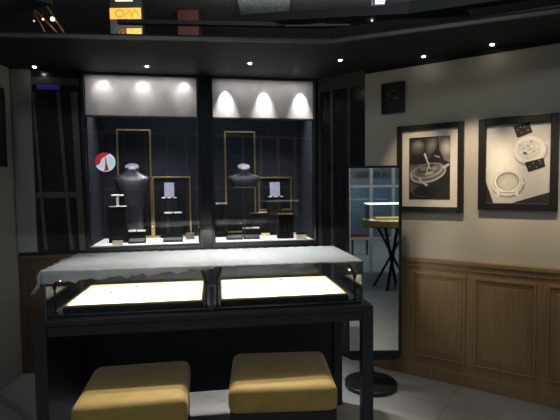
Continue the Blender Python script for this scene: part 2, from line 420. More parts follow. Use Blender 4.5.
def pads(P, w, label, m='white', n=2, name='pad_tray', gap=.012, hgt=.014, d=.05, base='blackcloth'):
    t = thing(name, label, 'tray', at(P), BW.a, 'small white display trays')
    MB().box(-w/2, w/2, -d/2, d/2, 0, .004).build('base', M[base], t)
    pw_ = (w-gap*(n-1))/n
    for k in range(n):
        x0 = -w/2+k*(pw_+gap); MB().box(x0, x0+pw_, -d/2, d/2, .004, .004+hgt, .002).build('pad', M[m], t)
    return t

def card(P, pxl, pxr, ytop, label):
    d = P.y; a = BW.hit(pxl, ytop, d).x; b_ = BW.hit(pxr, ytop, d).x; h = BW.hit(pxl, ytop, d).z-P.z; w = b_-a
    t = thing('display_card', label, 'display card', at(Vector(((a+b_)/2, d, P.z))), BW.a, 'upright lavender cards')
    b = MB(); X = Matrix.Rotation(-.12, 4, 'X'); b.box(-w/2, w/2, 0, .006, .012, h, .002, X); b.build('card', M['lav'], t)
    b = MB(); b.box(-w*.78, w*.78, -.03, .03, 0, .012, .002); b.build('foot', M['blackcloth'], t)
    for k, (x, l) in enumerate(((-.55, .18), (0.02, .16), (.6, .15))):
        MB().box(w*(x-l), w*(x+l), -.032, -.02, .004, .015, .001).build('jewel_clip', M['white'], t)
    return t

def gold_frame(pxl, pxr, yt, yb, d, label):
    A = BW.hit(pxl, yt, d); B = BW.hit(pxr, yb, d); A2 = BW.hit(pxr, yt, d)
    w = A2.x-A.x; z0 = max(B.z, ON); h = A.z-z0
    t = thing('framed_board', label, 'frame', BW.wor((A.x+A2.x)/2, d, z0), BW.a, 'gilded frames in the display windows')
    MB().frame_y(-w/2, w/2, 0, h, .016, -.012, .012, .002).build('moulding', M['gold'], t)
    MB().box(-w/2+.014, w/2-.014, .004, .010, .014, h-.014).build('backing', M['blackcloth'], t)
    return t
gold_frame(116, 150.5, 129, 237, ND-.02, 'tall gold frame behind the tall black bust')
gold_frame(152, 190.5, 176.5, 236.5, ND-.018, 'lower gold frame around the card, right of the tall black bust')
gold_frame(224, 255, 131, 232, ND-.02, 'tall gold frame behind the short shoulder bust')
gold_frame(258, 291.5, 177, 210, ND-.02, 'lower gold frame beside the short shoulder bust')

# busts
def ring(hw, dep, z, n=28, cy=0, pw_=1.0):
    out = []
    for i in range(n):
        a = 2*PI*i/n; c, s_ = math.cos(a), math.sin(a)
        out.append((hw*math.copysign(abs(c)**pw_, c), cy+dep*math.copysign(abs(s_)**pw_, s_), z))
    return out
def bust(pc, yb, secs, label, tall):
    d = yb
    def zz(y): return BW.hit(pc, y, d).z-SILL
    k = (BW.hit(pc+10, 200, d).x-BW.hit(pc, 200, d).x)/10
    xc = BW.hit(pc, 200, d).x
    t = thing('necklace_bust', label, 'bust', BW.wor(xc, d, ON), BW.a, 'necklace busts')
    b = MB(); b.rings([ring(hw*k, dp*k, zz(y), cy=cy*k, pw_=.85) for y, hw, dp, cy in secs]); b.build('torso', M['bustm'], t, smooth=True)
    capy, caph = (167, 7) if tall else (167, 6.2)
    b = MB(); X = Matrix.Rotation(.62, 4, 'X')
    rs = []
    for r, z in ((.9, -.012), (1, -.006), (1, .004), (.93, .009)):
        rs.append([X @ Vector((caph*k*r*math.cos(2*PI*i/28), caph*k*.85*r*math.sin(2*PI*i/28), z)) + Vector((0, 0, zz(capy))) for i in range(28)])
    b.rings(rs); b.build('neck_cap', M['capm'], t, smooth=True)
    b = MB()
    if tall: b.lathe([(.05, 0), (.05, .012), (.02, .018), (.016, zz(secs[0][0])+.004)], n=24)
    else: b.lathe([(.045, 0), (.045, .012), (.008, .016), (.006, zz(secs[0][0])+.01)], n=20)
    b.build('stand', M['black'], t, smooth=False)
bust(133, .46, [(231, 9, 6, 0), (222, 10, 7, 0), (205, 11.5, 8, 0), (192, 14.5, 9, 0), (184, 17, 9, 0), (179.5, 19, 7.5, 0), (177.5, 18.7, 6, 0), (175, 13, 5.5, 0), (173, 8.5, 5, 0), (171, 6.2, 5, 0), (168, 6, 5, 0)],
     'tall black bust with wide shoulders in the window with the red reflection', True)
bust(244.3, .36, [(188, 11.2, 4.5, 0), (187.2, 12.2, 5.2, 0), (183, 14.4, 5.8, 0), (179, 16.2, 5.2, 0), (177.3, 16.6, 4.4, 0), (176.3, 15.6, 4.0, 0), (174.6, 10, 4.0, 0), (173.2, 6.0, 4.2, 0), (171, 5.2, 4.4, 0), (168.5, 5.2, 4.4, 0)],
     'short grey shoulder bust on a thin post in the window nearest the mirror', False)

# left window contents
top, w, h = pedestal(109, 127.5, 243.2, 207, .10, 'black pedestal under the T-shaped bracelet stand')
t = thing('bracelet_stand', 'small white T-shaped bracelet stand on a black pedestal', 'bracelet stand', at(Vector((top.x, top.y-.02, top.z))), BW.a)
kx = w/18.5
MB().box(-8*kx, 9*kx, -.03, .03, 0, .006, .002).build('base', M['white'], t)
zb = BW.hit(118, 194.6, top.y).z-top.z
MB().box(-1.2*kx, 1.2*kx, -.006, .006, .006, zb-.012, .002).build('post', M['white'], t)
b = MB(); b.tube([(-6*kx, 0, zb-.007), (6*kx, 0, zb-.007)], .008, 12); b.build('bar', M['white'], t, smooth=False)
def small_box(pxl, pxr, yb, yt, d, label, m='creamc', lid='blackcloth'):
    P, w, h = Lg(pxl, pxr, yb, yt)
    t = thing('jewellery_box', label, 'box', at(Vector((P.x, P.y+d/2, ON))), BW.a, 'little boxes on the window ledges')
    MB().box(-w/2, w/2, -d/2, d/2, 0, h*.72, .002).build('box_body', M[m], t)
    MB().box(-w/2-.001, w/2+.001, -d/2-.001, d/2+.001, h*.72, h, .002).build('lid', M[lid], t)
small_box(112.5, 122.5, 245.2, 238.6, .035, 'cream box with dark lid in front of the pedestal under the bracelet stand')
def ring_tray(pxl, pxr, yb, yt, d, label, m='blackcloth', ins='grey'):
    P, w, h = Lg(pxl, pxr, yb, yt); hb = .016
    t = thing('ring_tray', label, 'ring tray', at(Vector((P.x, P.y+d/2, ON))), BW.a, 'sloped ring trays on the window ledges')
    b = MB(); b.rings([[(-w/2, y, z) for y, z in ((-d/2, 0), (d/2, 0), (d/2, hb+.022), (-d/2, hb))], [(w/2, y, z) for y, z in ((-d/2, 0), (d/2, 0), (d/2, hb+.022), (-d/2, hb))]])
    b.build('tray', M[m], t)
    for k in range(4):
        y0 = -d/2+.008+k*(d-.016)/4; z = hb+.022*((y0+d/2)/d)
        MB().box(-w/2+.008, w/2-.008, y0, y0+(d-.016)/4-.004, z-.002, z+.006, .002).build('ring_roll', M[ins], t)
ring_tray(128, 145, 243.6, 233, .10, 'black sloped ring tray in front of two white pads, below the tall bust')
top, w, h = pedestal(127.5, 145.5, 241.6, 232.4, .05, 'low black riser below the tall bust')
pads(top, w, 'pair of white pads on the low riser below the tall bust')
top, w, h = pedestal(165, 182.5, 238.6, 214, .04, 'mid-height black pedestal inside the lower gold frame, left window')
pads(top, w, 'pair of white pads below the card in the window with the red reflection')
top, w, h = pedestal(160.5, 178.5, 237.9, 198.8, .05, 'tallest black pedestal under the card in the left window')
card(top, 164, 174, 182.5, 'lavender card on a pedestal in the window with the red reflection')
ring_tray(163, 183, 242.2, 232, .07, 'black sloped ring tray below the lavender card in the left window', 'blackcloth', 'grey')
small_box(186, 194.5, 239.5, 233, .04, 'grey box on the ledge beside the lower gold frame, left window', 'grey', 'grey')

# right window contents
top, w, h = pedestal(216.5, 228, 236.8, 204.8, .06, 'black pedestal by the middle post, right window')
pads(top, w, 'single white pad on the pedestal by the middle post', n=1)
ring_tray(227, 243, 239.8, 234, .08, 'dark ring tray under the short bust, beside the lighter tray')
ring_tray(244.5, 260, 239.2, 233.5, .08, 'ring tray with grey blue rolls under the short bust', 'blackcloth', 'bustm')
top, w, h = pedestal(243, 259.5, 236.2, 229.3, .05, 'low black riser under the short bust')
pads(top, w, 'pair of white pads on the low riser under the short bust')
top, w, h = pedestal(252, 266, 235.2, 213.5, .05, 'black pedestal holding a gold tray in the right window')
t = thing('gold_tray', 'long thin gold tray on a pedestal beside the short bust', 'tray', at(top), BW.a)
kk = w/14
MB().box(-9*kk, 15*kk, -.02, .02, 0, .007, .002).build('plate', M['gold2'], t)
MB().box(0*kk, 9*kk, -.016, .016, .007, .014, .002).build('pad', M['white'], t)
top, w, h = pedestal(278.5, 294, 238.6, 214.5, .09, 'wide black pedestal at the mirror end of the right window')
t2 = thing('brass_plate', 'flat brass plate on the wide pedestal at the mirror end', 'plate', at(top), BW.a)
MB().box(-w/2+.004, w/2-.004, -.03, .03, 0, .007, .002).build('plate', M['gold'], t2)
top, w, h = pedestal(268, 282, 235.0, 197.6, .05, 'tallest black pedestal under the card in the right window')
card(top, 270, 280, 182, 'lavender card on a pedestal in the window nearest the mirror')
small_box(297, 306.5, 239.0, 232.8, .04, 'cream box with dark lid at the mirror end of the ledge')
P, w, h = Lg(293.8, 296.2, 239.0, 232.5)
t = thing('price_card', 'small white card standing beside the cream box, right window', 'card', at(Vector((P.x, P.y, ON))), BW.a)
b = MB(); b.box(-w/2, w/2, 0, .003, 0, h, 0, Matrix.Rotation(-.15, 4, 'X')); b.box(-w/2, w/2, 0, .03, 0, .003); b.build('sheet', M['white'], t)
P, w, h = Lg(261.5, 270, 236, 233)
t = thing('brass_bar', 'low brass bar lying on the ledge, right window', 'bar', at(Vector((P.x, P.y, ON))), BW.a)
MB().box(-w/2, w/2, -.012, .012, 0, max(h, .012), .003).build('bar', M['gold2'], t)

# round reflection of a screen, built as a glowing disc
d = .10
A = BW.hit(105, 162, d); R = (BW.hit(115, 162, d).x-A.x)
t = thing('round_reflection', 'round red and pale blue reflection, built as a glowing disc, in the display window', 'screen reflection', BW.wor(A.x, d, A.z), BW.a)
def disc_y(b, cx, cz, r, y0, y1, n=40): b.prism_y([(cx+r*math.cos(2*PI*i/n), cz+r*math.sin(2*PI*i/n)) for i in range(n)], y0, y1)
b = MB(); disc_y(b, 0, 0, R, 0, .02); b.build('disc', M['pale'], t)
def arcseg(a0, a1, r1, pts, n=14): return [(r1*math.cos(math.radians(a0+(a1-a0)*i/n)), r1*math.sin(math.radians(a0+(a1-a0)*i/n))) for i in range(n+1)]+pts
b = MB()
b.prism_y(arcseg(60, 205, R*1.0, [(-R*.55, -R*.2), (-R*.3, R*.35), (R*.1, R*.62)]), -.002, 0)
b.prism_y([(R*.02, R*.5), (R*.12, R*.5), (R*.2, -R*.2), (R*.38, -R*.86), (-R*.1, -R*.98), (R*.02, -R*.2)], -.003, 0)
b.build('red_shape', M['red'], t)
b = MB()
for k in range(4): b.prism_y([(R*.3, R*(.35-.22*k)), (R*.8, R*(.42-.22*k)), (R*.8, R*(.36-.22*k)), (R*.3, R*(.29-.22*k))], -.0015, 0)
b.build('pattern_lines', M['pale2'], t); b = MB()
for k in range(3): b.prism_y([(-R*(.62-.16*k), -R*.45), (-R*(.58-.16*k), -R*.45), (-R*(.34-.14*k), R*.2), (-R*(.37-.14*k), R*.2)], -.0015, 0)
b.build('pattern_lines', M['pale2'], t)

# ------------------------------------------------------------------ counter with two glass cases
TL, TD, TZ, GZ = 1.782, .70, .88, 1.124
t = thing('counter', 'long charcoal counter table carrying two lit glass cases', 'table', TB.o, TB.a)
MB().box(0, TL, 0, TD, TZ-.03, TZ, .003).build('top', M['counter'], t)
MB().box(.055, TL-.055, .012, .045, TZ-.085, TZ-.03).build('apron', M['counter'], t)
MB().box(.055, TL-.055, TD-.035, TD-.015, .16, TZ-.03).build('back_panel', M['counter'], t)
for x in (0, TL-.062):
    for y in (0, TD-.062): MB().box(x, x+.062, y, y+.062, 0, TZ-.03, .003).build('leg', M['counter'], t)
    MB().box(x+.004, x+.058, .062, TD-.062, TZ-.085 if x else .02, TZ-.03).build('side_rail' if x else 'side_panel', M['counter'], t)

GM = .045
def glass_case(xa, xb, label, pole_end):
    t = thing('glass_case', label, 'glass case', TB.wor((xa+xb)/2, GM, TZ), TB.a, 'glass cases on the counter')
    w = xb-xa; d = TD-2*GM; h = GZ-TZ; g = .008; x0, x1 = -w/2, w/2
    def gl(name, *q, edges=()):
        p = MB().box(*q).build(name, M['glass'], t)
        if edges:
            for e in edges: MB().box(*e).build('polished_edge', M['edge'], p)
    e = .0006
    gl('top_glass', x0, x1, 0, d, h-g, h, edges=((x0, x1, -e, 0, h-g, h), (x0-e, x0, 0, d, h-g, h), (x1, x1+e, 0, d, h-g, h)))
    gl('front_glass', x0, x1, 0, g, 0, h-g, edges=(((x1-g, x1, -e, 0, 0, h-g) if pole_end else (x0, x0+g, -e, 0, 0, h-g)),))
    gl('back_glass', x0, x1, d-g, d, 0, h-g)
    gl('side_glass', x0, x0+g, g, d-g, 0, h-g); gl('side_glass', x1-g, x1, g, d-g, 0, h-g)
    MB().box(x0+g+.002, x1-g-.002, g+.002, d-g-.002, 0, .012, .002).build('floor_pad', M['black'], t)
    return t, w, d, h
mid = TL/2
cs = []
for k, (xa, xb, lab, pe) in enumerate(((GM, mid-.002, 'glass case half covered by drooping bubble wrap, on the counter end away from mirror', 0), (mid+.002, TL-GM, 'glass case on the counter end nearest the mirror', 1))):
    cs.append((glass_case(xa, xb, lab, pe), xa, xb))
# white trays inside, with gilt rims
TRZ = .032
def tray_in(xa, xb, y0, y1, label, marks):
    t = thing('display_tray', label, 'tray', TB.wor((xa+xb)/2, (y0+y1)/2, TZ+.0125), TB.a, 'white suede trays in the glass cases')
    w, d = xb-xa, y1-y0
    MB().box(-w/2, w/2, -d/2, d/2, 0, .03, .003).build('tray_box', M['black'], t)
    b = MB()
    for q in ((-w/2+.004, w/2-.004, -d/2+.003, -d/2+.012), (-w/2+.004, w/2-.004, d/2-.012, d/2-.003), (-w/2+.004, -w/2+.013, -d/2+.012, d/2-.012), (w/2-.013, w/2-.004, -d/2+.012, d/2-.012)):
        b.box(*q, .03, .04, .001)
    b.build('gilt_rim', M['gold2'], t)
    MB().box(-w/2+.013, w/2-.013, -d/2+.012, d/2-.012, .03, .036, .001).build('suede_pad', M['white'], t)
    for (u, v) in marks:
        MB().box(-w/2+u*w-.012, -w/2+u*w+.012, -d/2+v*d-.005, -d/2+v*d+.005, .036, .041, .002).build('clip', M['blackcloth'], t)
zt = TZ+.05
q = [TB.loc(on_z(a, b_, zt)) for a, b_ in ((62, 307.6), (207, 300), (347, 293), (92, 285), (325, 275))]
print('TRAY', [(round(v.x, 3), round(v.y, 3)) for v in q])
ty0 = .088; ty1 = TD-GM-.04
tray_in(GM+.072, mid-.047, ty0, ty1, 'white suede tray in the case under drooping bubble wrap', ((.42, .82), (.6, .12), (.25, .55)))
tray_in(mid+.047, TL-GM-.072, ty0, ty1, 'white suede tray in the case nearest the mirror', ((.2, .1), (.62, .12), (.55, .88), (.70, .55)))

# bent LED poles at the case corners
def led_pole(x, lean, label):
    y = GM+.045; h = GZ-TZ
    t = thing('led_pole', label, 'lamp', TB.wor(x, y, TZ+.0125), TB.a, 'bent black lamp poles in the glass cases')
    b = MB(); b.lathe([(.014, 0), (.014, .006), (.006, .010)], n=16); b.build('foot', M['blackcloth'], t)
    b = MB(); b.tube([(0, 0, .008), (0, 0, .135)], .005, 10); b.build('pole', M['blackcloth'], t)
    b = MB(); b.lathe([(.009, .128), (.010, .134), (.010, .142), (.008, .148)], n=14); b.build('joint', M['blackcloth'], t)
    b = MB(); b.bar((0, 0, .143), (lean*.028, .06, h-.035), .014, .014, bev=.003); hd = b.build('head', M['blackcloth'], t)
    b = MB(); b.box(lean*.014-.005, lean*.014+.005, .028, .05, .166, .170, 0); b.build('led', M['led'], hd)
    return TB.wor(x+lean*.02, y+.035, GZ-.045)
poles = []
for x, ln, lab in ((GM+.035, 1, 'bent black lamp pole at the counter end under drooping bubble wrap'), (mid-.030, -1, 'bent black lamp pole at the case join, left of the pair'),
               (mid+.030, 1, 'bent black lamp pole at the case join, right of the pair'), (TL-GM-.035, -1, 'bent black lamp pole at the counter end nearest the mirror')):
    poles.append(led_pole(x, ln, lab))
for k, (xa, xb) in enumerate(((GM+.05, mid-.03), (mid+.03, TL-GM-.05))):
    area('case_led', TB.wor((xa+xb)/2, GM+.10, GZ-.03), TB.wor((xa+xb)/2, TD*.62, TZ), 9, (xb-xa)*.9, .02, (1, .97, .92), 150)

# bubble wrap draped over the cases
def wrap_sheet():
    b = MB(); NX, NY = 90, 36; x0, x1 = GM-.01, TL-GM-.012; rs = []
    rnd = random.Random(3)
    NH = 9
    for j in range(NH+NY+1):
        row = []
        for i in range(NX+1):
            q_ = i/NX; x = x0+(x1-x0)*q_
            over = .012+.050*max(0, 1-q_/.56)+(.006*math.sin(i*.9)+.004*math.sin(i*2.3) if q_ < .5 else 0)
            if q_ > .52: over = .004
            if j < NH:
                f = 1-j/NH; z = GZ+.006-over*f+.0025*math.sin(i*1.9+j*2.1)*f; y = GM-.012-.006*f+.004*math.sin(i*1.3+j*1.7)*f-.004
            else:
                v = (j-NH)/NY; y = GM-.012+(TD-2*GM+.008)*v; z = GZ+.0065+(.0014*math.sin(i*1.7+j)+.0012*rnd.random() if j > NH else 0)
            row.append((x, y, z))
        rs.append(row)
    b.rings(rs, cap=False, close=False)
    # side flap hanging off the end
    fr = []
    for i in range(9):
        q_ = i/8; row = []
        for j in range(15):
            v = j/14; dr = -.003+q_*(.115*(1-v*.85)+.012*math.sin(j*1.3))
            row.append((x0-.004-.035*q_-.008*math.sin(j*2+i), GM-.03*(1-v)*q_+(TD*.62)*v, GZ+.004-dr))
        fr.append(row)
    b.rings(fr, cap=False, close=False)
    o = b.build('bubble_wrap', M['wrap'], smooth=True, loc=TB.o, rz=TB.a)
    sol = o.modifiers.new('thick', 'SOLIDIFY'); sol.thickness = .0014; sol.offset = 0
    return tag(o, 'sheet of clear bubble wrap draped over the glass cases on the counter', 'bubble wrap')
wrap_sheet()

# ------------------------------------------------------------------ stools
def stool(cx, cy, w, d, a, label):
    t = thing('stool', label, 'stool', (cx, cy, 0), a, 'mustard velvet stools at the counter')
    H, th, leg = .60, .135, .035
    b = MB(); b.box(-w/2, w/2, -d/2, d/2, H-th, H, .042, seg=6)
    for v in b.b.verts:                                   # slight crown
        if v.co.z > H-.02: v.co.z += .012*(1-(v.co.x/(w/2))**2)*(1-(v.co.y/(d/2))**2)
    b.build('seat', M['velvet'], t, smooth=True)
    MB().box(-w/2+.008, w/2-.008, -d/2+.008, d/2-.008, H-th-.04, H-th+.012, .004).build('seat_frame', M['black'], t)
    for sx in (-1, 1):
        for sy in (-1, 1):
            x, y = sx*(w/2-.03), sy*(d/2-.03)
            MB().box(x-leg/2-.003, x+leg/2+.003, y-leg/2, y+leg/2, 0, H-th-.03, .003).build('leg', M['black'], t)
    for sy in (-1, 1): MB().box(-w/2+.04, w/2-.04, sy*(d/2-.03)-.012, sy*(d/2-.03)+.012, .14, .165).build('stretcher', M['black'], t)
stool(-.715, 2.19, .505, .49, .17, 'mustard velvet stool under the case with drooping bubble wrap')
stool(-.005, 2.33, .525, .49, .05, 'mustard velvet stool nearest the standing mirror')

# ------------------------------------------------------------------ standing mirror
my = 3.43
mc = on_y(373.5, 260, my)
MIRROT = 0.0
t = thing('standing_mirror', 'tall black framed standing mirror on a round base beside the counter', 'mirror', (on_z(371, 386, 0).x, my, 0), MIRROT)
ox = on_z(371, 386, 0).x
xa = on_y(347.5, 260, my).x-ox; xb = on_y(401, 260, my).x-ox; zt_ = on_y(373, 166, my).z; zb_ = on_y(370, 360, my).z
def rrect(x0, x1, z0, z1, r, n=6):
    out = []
    for cx, cz, a0 in ((x1-r, z0+r, -90), (x1-r*.15, z1-r*.15, 0), (x0+r*.15, z1-r*.15, 90), (x0+r, z0+r, 180)):
        rr = r if cz < z1-r*.5 else r*.15
        for i in range(n+1):
            a = math.radians(a0+90*i/n); out.append((cx+rr*math.cos(a), cz+rr*math.sin(a)))
    return out
MB().prism_y(rrect(xa, xb, zb_, zt_, .04), 0, .028).build('frame', M['black'], t)
MB().box(xa+.012, xb-.018, -.003, 0, zb_+.075, zt_-.016).build('mirror_glass', M['mirror'], t)
b = MB(); b.box(xa-.004, xa+.012, -.012, .01, zb_+.05, zt_, .002); b.box(xb-.018, xb+.002, -.012, .01, zb_+.03, zt_, .002); b.box(xa, xb, -.012, .01, zt_-.016, zt_+.002, .002)
b.box(xa+.012, xb-.018, -.012, .01, zb_+.05, zb_+.075, .002)
b.build('lip', M['black'], t)
b = MB(); b.lathe([(.195, 0), (.20, .004), (.20, .03), (.193, .036)], n=56); b.build('base', M['black'], t)
MB().box(-.03, .03, .03, .06, .034, zb_+.5, .004).build('post', M['black'], t)

# round table reflected in that mirror
MT = (1.68, .06)
t = thing('round_table', 'round display table with gold rim and crossed black legs, reflected in the standing mirror', 'table', (*MT, 0), .3)
b = MB(); b.lathe([(.0001, .93), (.43, .93), (.43, .945), (.0001, .945)], n=64); b.build('underside', M['black'], t)
b = MB(); b.lathe([(.43, .945), (.46, .945), (.46, 1.035), (.43, 1.035)], n=72, loop=True); b.build('rim', M['gold2'], t)
b = MB(); b.lathe([(.0001, 1.005), (.429, 1.005), (.429, 1.02), (.0001, 1.02)], n=64); b.build('tabletop', M['white'], t)
for k, (sx_, oy, ang) in enumerate(((1, -.02, .25), (-1, .02, .25), (1, -.02, 1.82), (-1, .02, 1.82))):
    ca, sa = math.cos(ang), math.sin(ang)
    def rp(x, y, z): return (x*ca-y*sa, x*sa+y*ca, z)
    b = MB(); b.bar(rp(.27*sx_, oy, 0), rp(-.24*sx_, oy, .93), .042, .03, bev=.003); b.build('leg', M['black'], t)
t = thing('round_table_case', 'white lit glass case on the round gold table, reflected in the mirror', 'glass case', (*MT, 1.0225), .0)
CWX, CDY, CH = .38, .18, .235
for q in ((-CWX, CWX, -CDY, -CDY+.006), (-CWX, CWX, CDY-.006, CDY), (-CWX, -CWX+.006, -CDY+.006, CDY-.006), (CWX-.006, CWX, -CDY+.006, CDY-.006)): MB().box(*q, 0, CH).build('side_glass', M['glass'], t)
MB().box(-CWX, CWX, -CDY, CDY, CH, CH+.006).build('top_glass', M['glass'], t)
b = MB()
for q in ((-CWX, CWX, -CDY, -CDY+.015), (-CWX, CWX, CDY-.015, CDY), (-CWX, -CWX+.015, -CDY+.015, CDY-.015), (CWX-.015, CWX, -CDY+.015, CDY-.015)): b.box(*q, CH+.006, CH+.02)
b.build('light_rail', mat('white_light_rail', (.9, .9, .9), .4, emit=(.92, .98, 1), es=1.6), t)
MB().box(-.26, .26, -.1, .1, 0, .045, .004).build('riser', M['gold2'], t)

area('table_case_led', (MT[0], MT[1], 1.0225+CH-.01), (MT[0], MT[1], 1.0), 2.5, .6, .25, (1, .97, .9))
# shopfront glazing behind the viewpoint, with the mall beyond, also seen in the mirror
GY = -1.0
b = MB()
xs = [1.58+.385*k for k in range(-9, 8)]
for x in xs: b.box(x-.025, x+.025, GY-.03, GY+.03, 0, 2.6)
for z in (.03, .62, 1.53, 2.58): b.box(xs[0], xs[-1], GY-.025, GY+.025, z-.022, z+.022)
wf = struct(b.build('window_1', M['whitepaint']))
MB().box(xs[0], xs[-1], GY-.004, GY+.004, 0, 2.6).build('window_pane', M['glass'], wf)
t = thing('sign_band', 'grey sign band with dark lettering outside the shopfront, reflected in the mirror', 'sign', (1.72, GY-.6, 1.66))
MB().box(-1.2, 1.2, -.02, 0, 0, .17).build('board', M['band'], t)
MB().box(-1.25, -1.2, -.03, .01, -1.64, .17).build('post', M['black'], t); MB().box(1.2, 1.25, -.03, .01, -1.64, .17).build('post', M['black'], t)
b = MB()
def gl_(x, pts): 
    for (p, q) in pts: b.bar((x+p[0], .002, p[1]), (x+q[0], .002, q[1]), .014, .006, up_=(0, 1, 0))
s = .075
def BOXL(x): gl_(x, (((0, .04), (s, .04)), ((0, .12), (s, .12)), ((0, .04), (0, .12)), ((s, .04), (s, .12)), ((0, .08), (s, .08))))
for k in range(4): BOXL(-.27+.11*k)
gl_(.19, (((0, .03), (.04, .13)), ((.04, .13), (.08, .03)), ((.02, .07), (.06, .07))))
b.build('lettering', M['darkletter'], t)
struct(MB().box(-5, 8, -6.2, -6, 0, 5).build('wall_front', M['mall']))
t = thing('red_board', 'low red board on dark feet outside the shopfront, reflected in the mirror', 'board', (1.77, -3.2, 0))
MB().box(-.2, .2, -.03, .03, .34, .47, .006).build('board', M['redmat'], t)
for x in (-.16, .16): MB().box(x-.015, x+.015, -.06, .06, 0, .34).build('foot', M['black'], t)

# ------------------------------------------------------------------ pictures on the walls
def picture(fr, corners, fw_, label, matw, prt, dz=.035, group=None, fm='black'):
    """corners: px of top-left, bottom-right on the wall; prt draws the print in 0..1"""
    a = fr.hit(*corners[0], -dz); b_ = fr.hit(*corners[1], -dz); tr = fr.hit(*corners[2], -dz); bl = fr.hit(*corners[3], -dz)
    x0 = (a.x+bl.x)/2; x1 = (b_.x+tr.x)/2; z1 = (a.z+tr.z)/2; z0 = (b_.z+bl.z)/2
    w, h = x1-x0, z1-z0
    t = thing('framed_picture', label, 'picture', fr.wor((x0+x1)/2, 0, z0), fr.a, group)
    b = MB(); b.frame_y(-w/2, w/2, 0, h, fw_, -dz, -.001, .004); b.build('frame', M[fm], t)
    iw, ih = w-2*fw_, h-2*fw_
    if matw:
        b = MB(); b.frame_y(-iw/2, iw/2, fw_, fw_+ih, matw, -.018, -.004); b.frame_y(-iw/2+matw-.004, iw/2-matw+.004, fw_+matw-.004, fw_+ih-matw+.004, .004, -.0195, -.010)
        b.build('mat_board', M['matboard'], t)
        iw -= 2*matw; ih -= 2*matw
    zb0 = fw_+(matw or 0)
    prt(t, iw, ih, zb0)
    return t

class Print:
    """flat tones of a photograph: one mesh, many tones, each tone a hair in front of the one before"""
    def __init__(s, w, h, z0, base): s.w, s.h, s.z0 = w, h, z0; s.b = MB(); s.mats = []; s.y = -.010; s.k = 0; s.rect(0, 0, 1, 1, base)
    def _m(s, m):
        if m not in s.mats: s.mats.append(m)
        s.b.mi = s.mats.index(m); s.k += 1; s.y -= .00006
    def xy(s, u, v): return (-s.w/2+min(max(u, 0), 1)*s.w, s.y, s.z0+min(max(1-v, 0), 1)*s.h)
    def poly(s, pts, m): s._m(m); s.b.poly([s.xy(*p) for p in pts])
    def rect(s, a, b_, c, d, m): s.poly([(a, b_), (c, b_), (c, d), (a, d)], m)
    def ell(s, cx, cy, rx, ry, m, rot=0, n=36, a0=0, a1=360):
        r = math.radians(rot); as_ = s.h/s.w; out = []
        for i in range(n):
            a = math.radians(a0+(a1-a0)*i/(n if a1-a0 == 360 else n-1)); x, y = rx*math.cos(a), ry*math.sin(a)
            out.append((cx+x*math.cos(r)-y*math.sin(r), cy+(x*math.sin(r)+y*math.cos(r))/as_))
        s.poly(out, m)
    def blob(s, cx, cy, rx, ry, g0, g1, rot=0, steps=7):
        for i in range(steps):
            f = 1-i/steps; s.ell(cx, cy, rx*f, ry*f, shade(g0+(g1-g0)*(i+1)/steps), rot)
    def line(s, pts, wd, m):
        as_ = s.h/s.w
        for (p, q) in zip(pts[:-1], pts[1:]):
            dx, dy = q[0]-p[0], (q[1]-p[1])*as_; L = math.hypot(dx, dy) or 1; nx, ny = -dy/L*wd/2, dx/L*wd/2/as_
            s.poly([(p[0]+nx, p[1]+ny), (q[0]+nx, q[1]+ny), (q[0]-nx, q[1]-ny), (p[0]-nx, p[1]-ny)], m)
    def done(s, t, name='print'): return s.b.build(name, s.mats, t)

def print_hands(t, w, h, z0):
    p = Print(w, h, z0, shade(.010))
    p.poly([(0, .45), (.30, .42), (.45, .75), (.2, .80), (.08, .9), (0, .85)], shade(.10)); p.blob(.12, .62, .22, .3, .05, .26, -15)
    p.blob(.20, .16, .22, .20, .012, .12, 10); p.blob(.22, .12, .14, .11, .10, .24, 0)
    p.poly([(.40, 0), (.72, 0), (.64, .16), (.52, .34), (.42, .36), (.40, .2)], shade(.05)); p.blob(.56, .13, .13, .22, .05, .28, 20)
    p.poly([(.70, 0), (1, 0), (1, .42), (.86, .38), (.74, .22)], shade(.16)); p.blob(.90, .17, .15, .22, .16, .62, -10)
    p.ell(.52, .86, .46, .20, shade(.012), -12); p.ell(.5, .89, .44, .17, shade(.07), -12); p.ell(.5, .885, .43, .162, shade(.012), -12)
    p.ell(.46, .60, .46, .25, shade(.02), -14)
    p.ell(.46, .575, .45, .235, shade(.38), -14); p.ell(.47, .56, .41, .205, shade(.09), -14); p.ell(.47, .545, .37, .175, shade(.30), -14)
    p.ell(.46, .53, .33, .145, shade(.12), -14); p.ell(.42, .50, .22, .09, shade(.05), -14); p.ell(.36, .50, .10, .05, shade(.20), -14)
    p.ell(.62, .50, .08, .05, shade(.24), -14); p.ell(.50, .58, .12, .035, shade(.40), -14)
    p.line([(.03, .57), (.10, .63)], .05, shade(.42)); p.line([(.83, .50), (.97, .44)], .06, shade(.42)); p.line([(.25, .66), (.33, .72), (.46, .77)], .05, shade(.5))
    p.poly([(.36, .27), (.40, .25), (.53, .50), (.52, .53)], shade(.58)); p.line([(.50, .40), (.44, .57)], .025, shade(.5)); p.line([(.62, .30), (.75, .33)], .02, shade(.55))
    p.poly([(.30, .72), (.44, .74), (.43, .79)], shade(.45))
    p.line([(.05, .84), (.14, .93), (.40, .96)], .012, shade(.22))
    p.done(t)
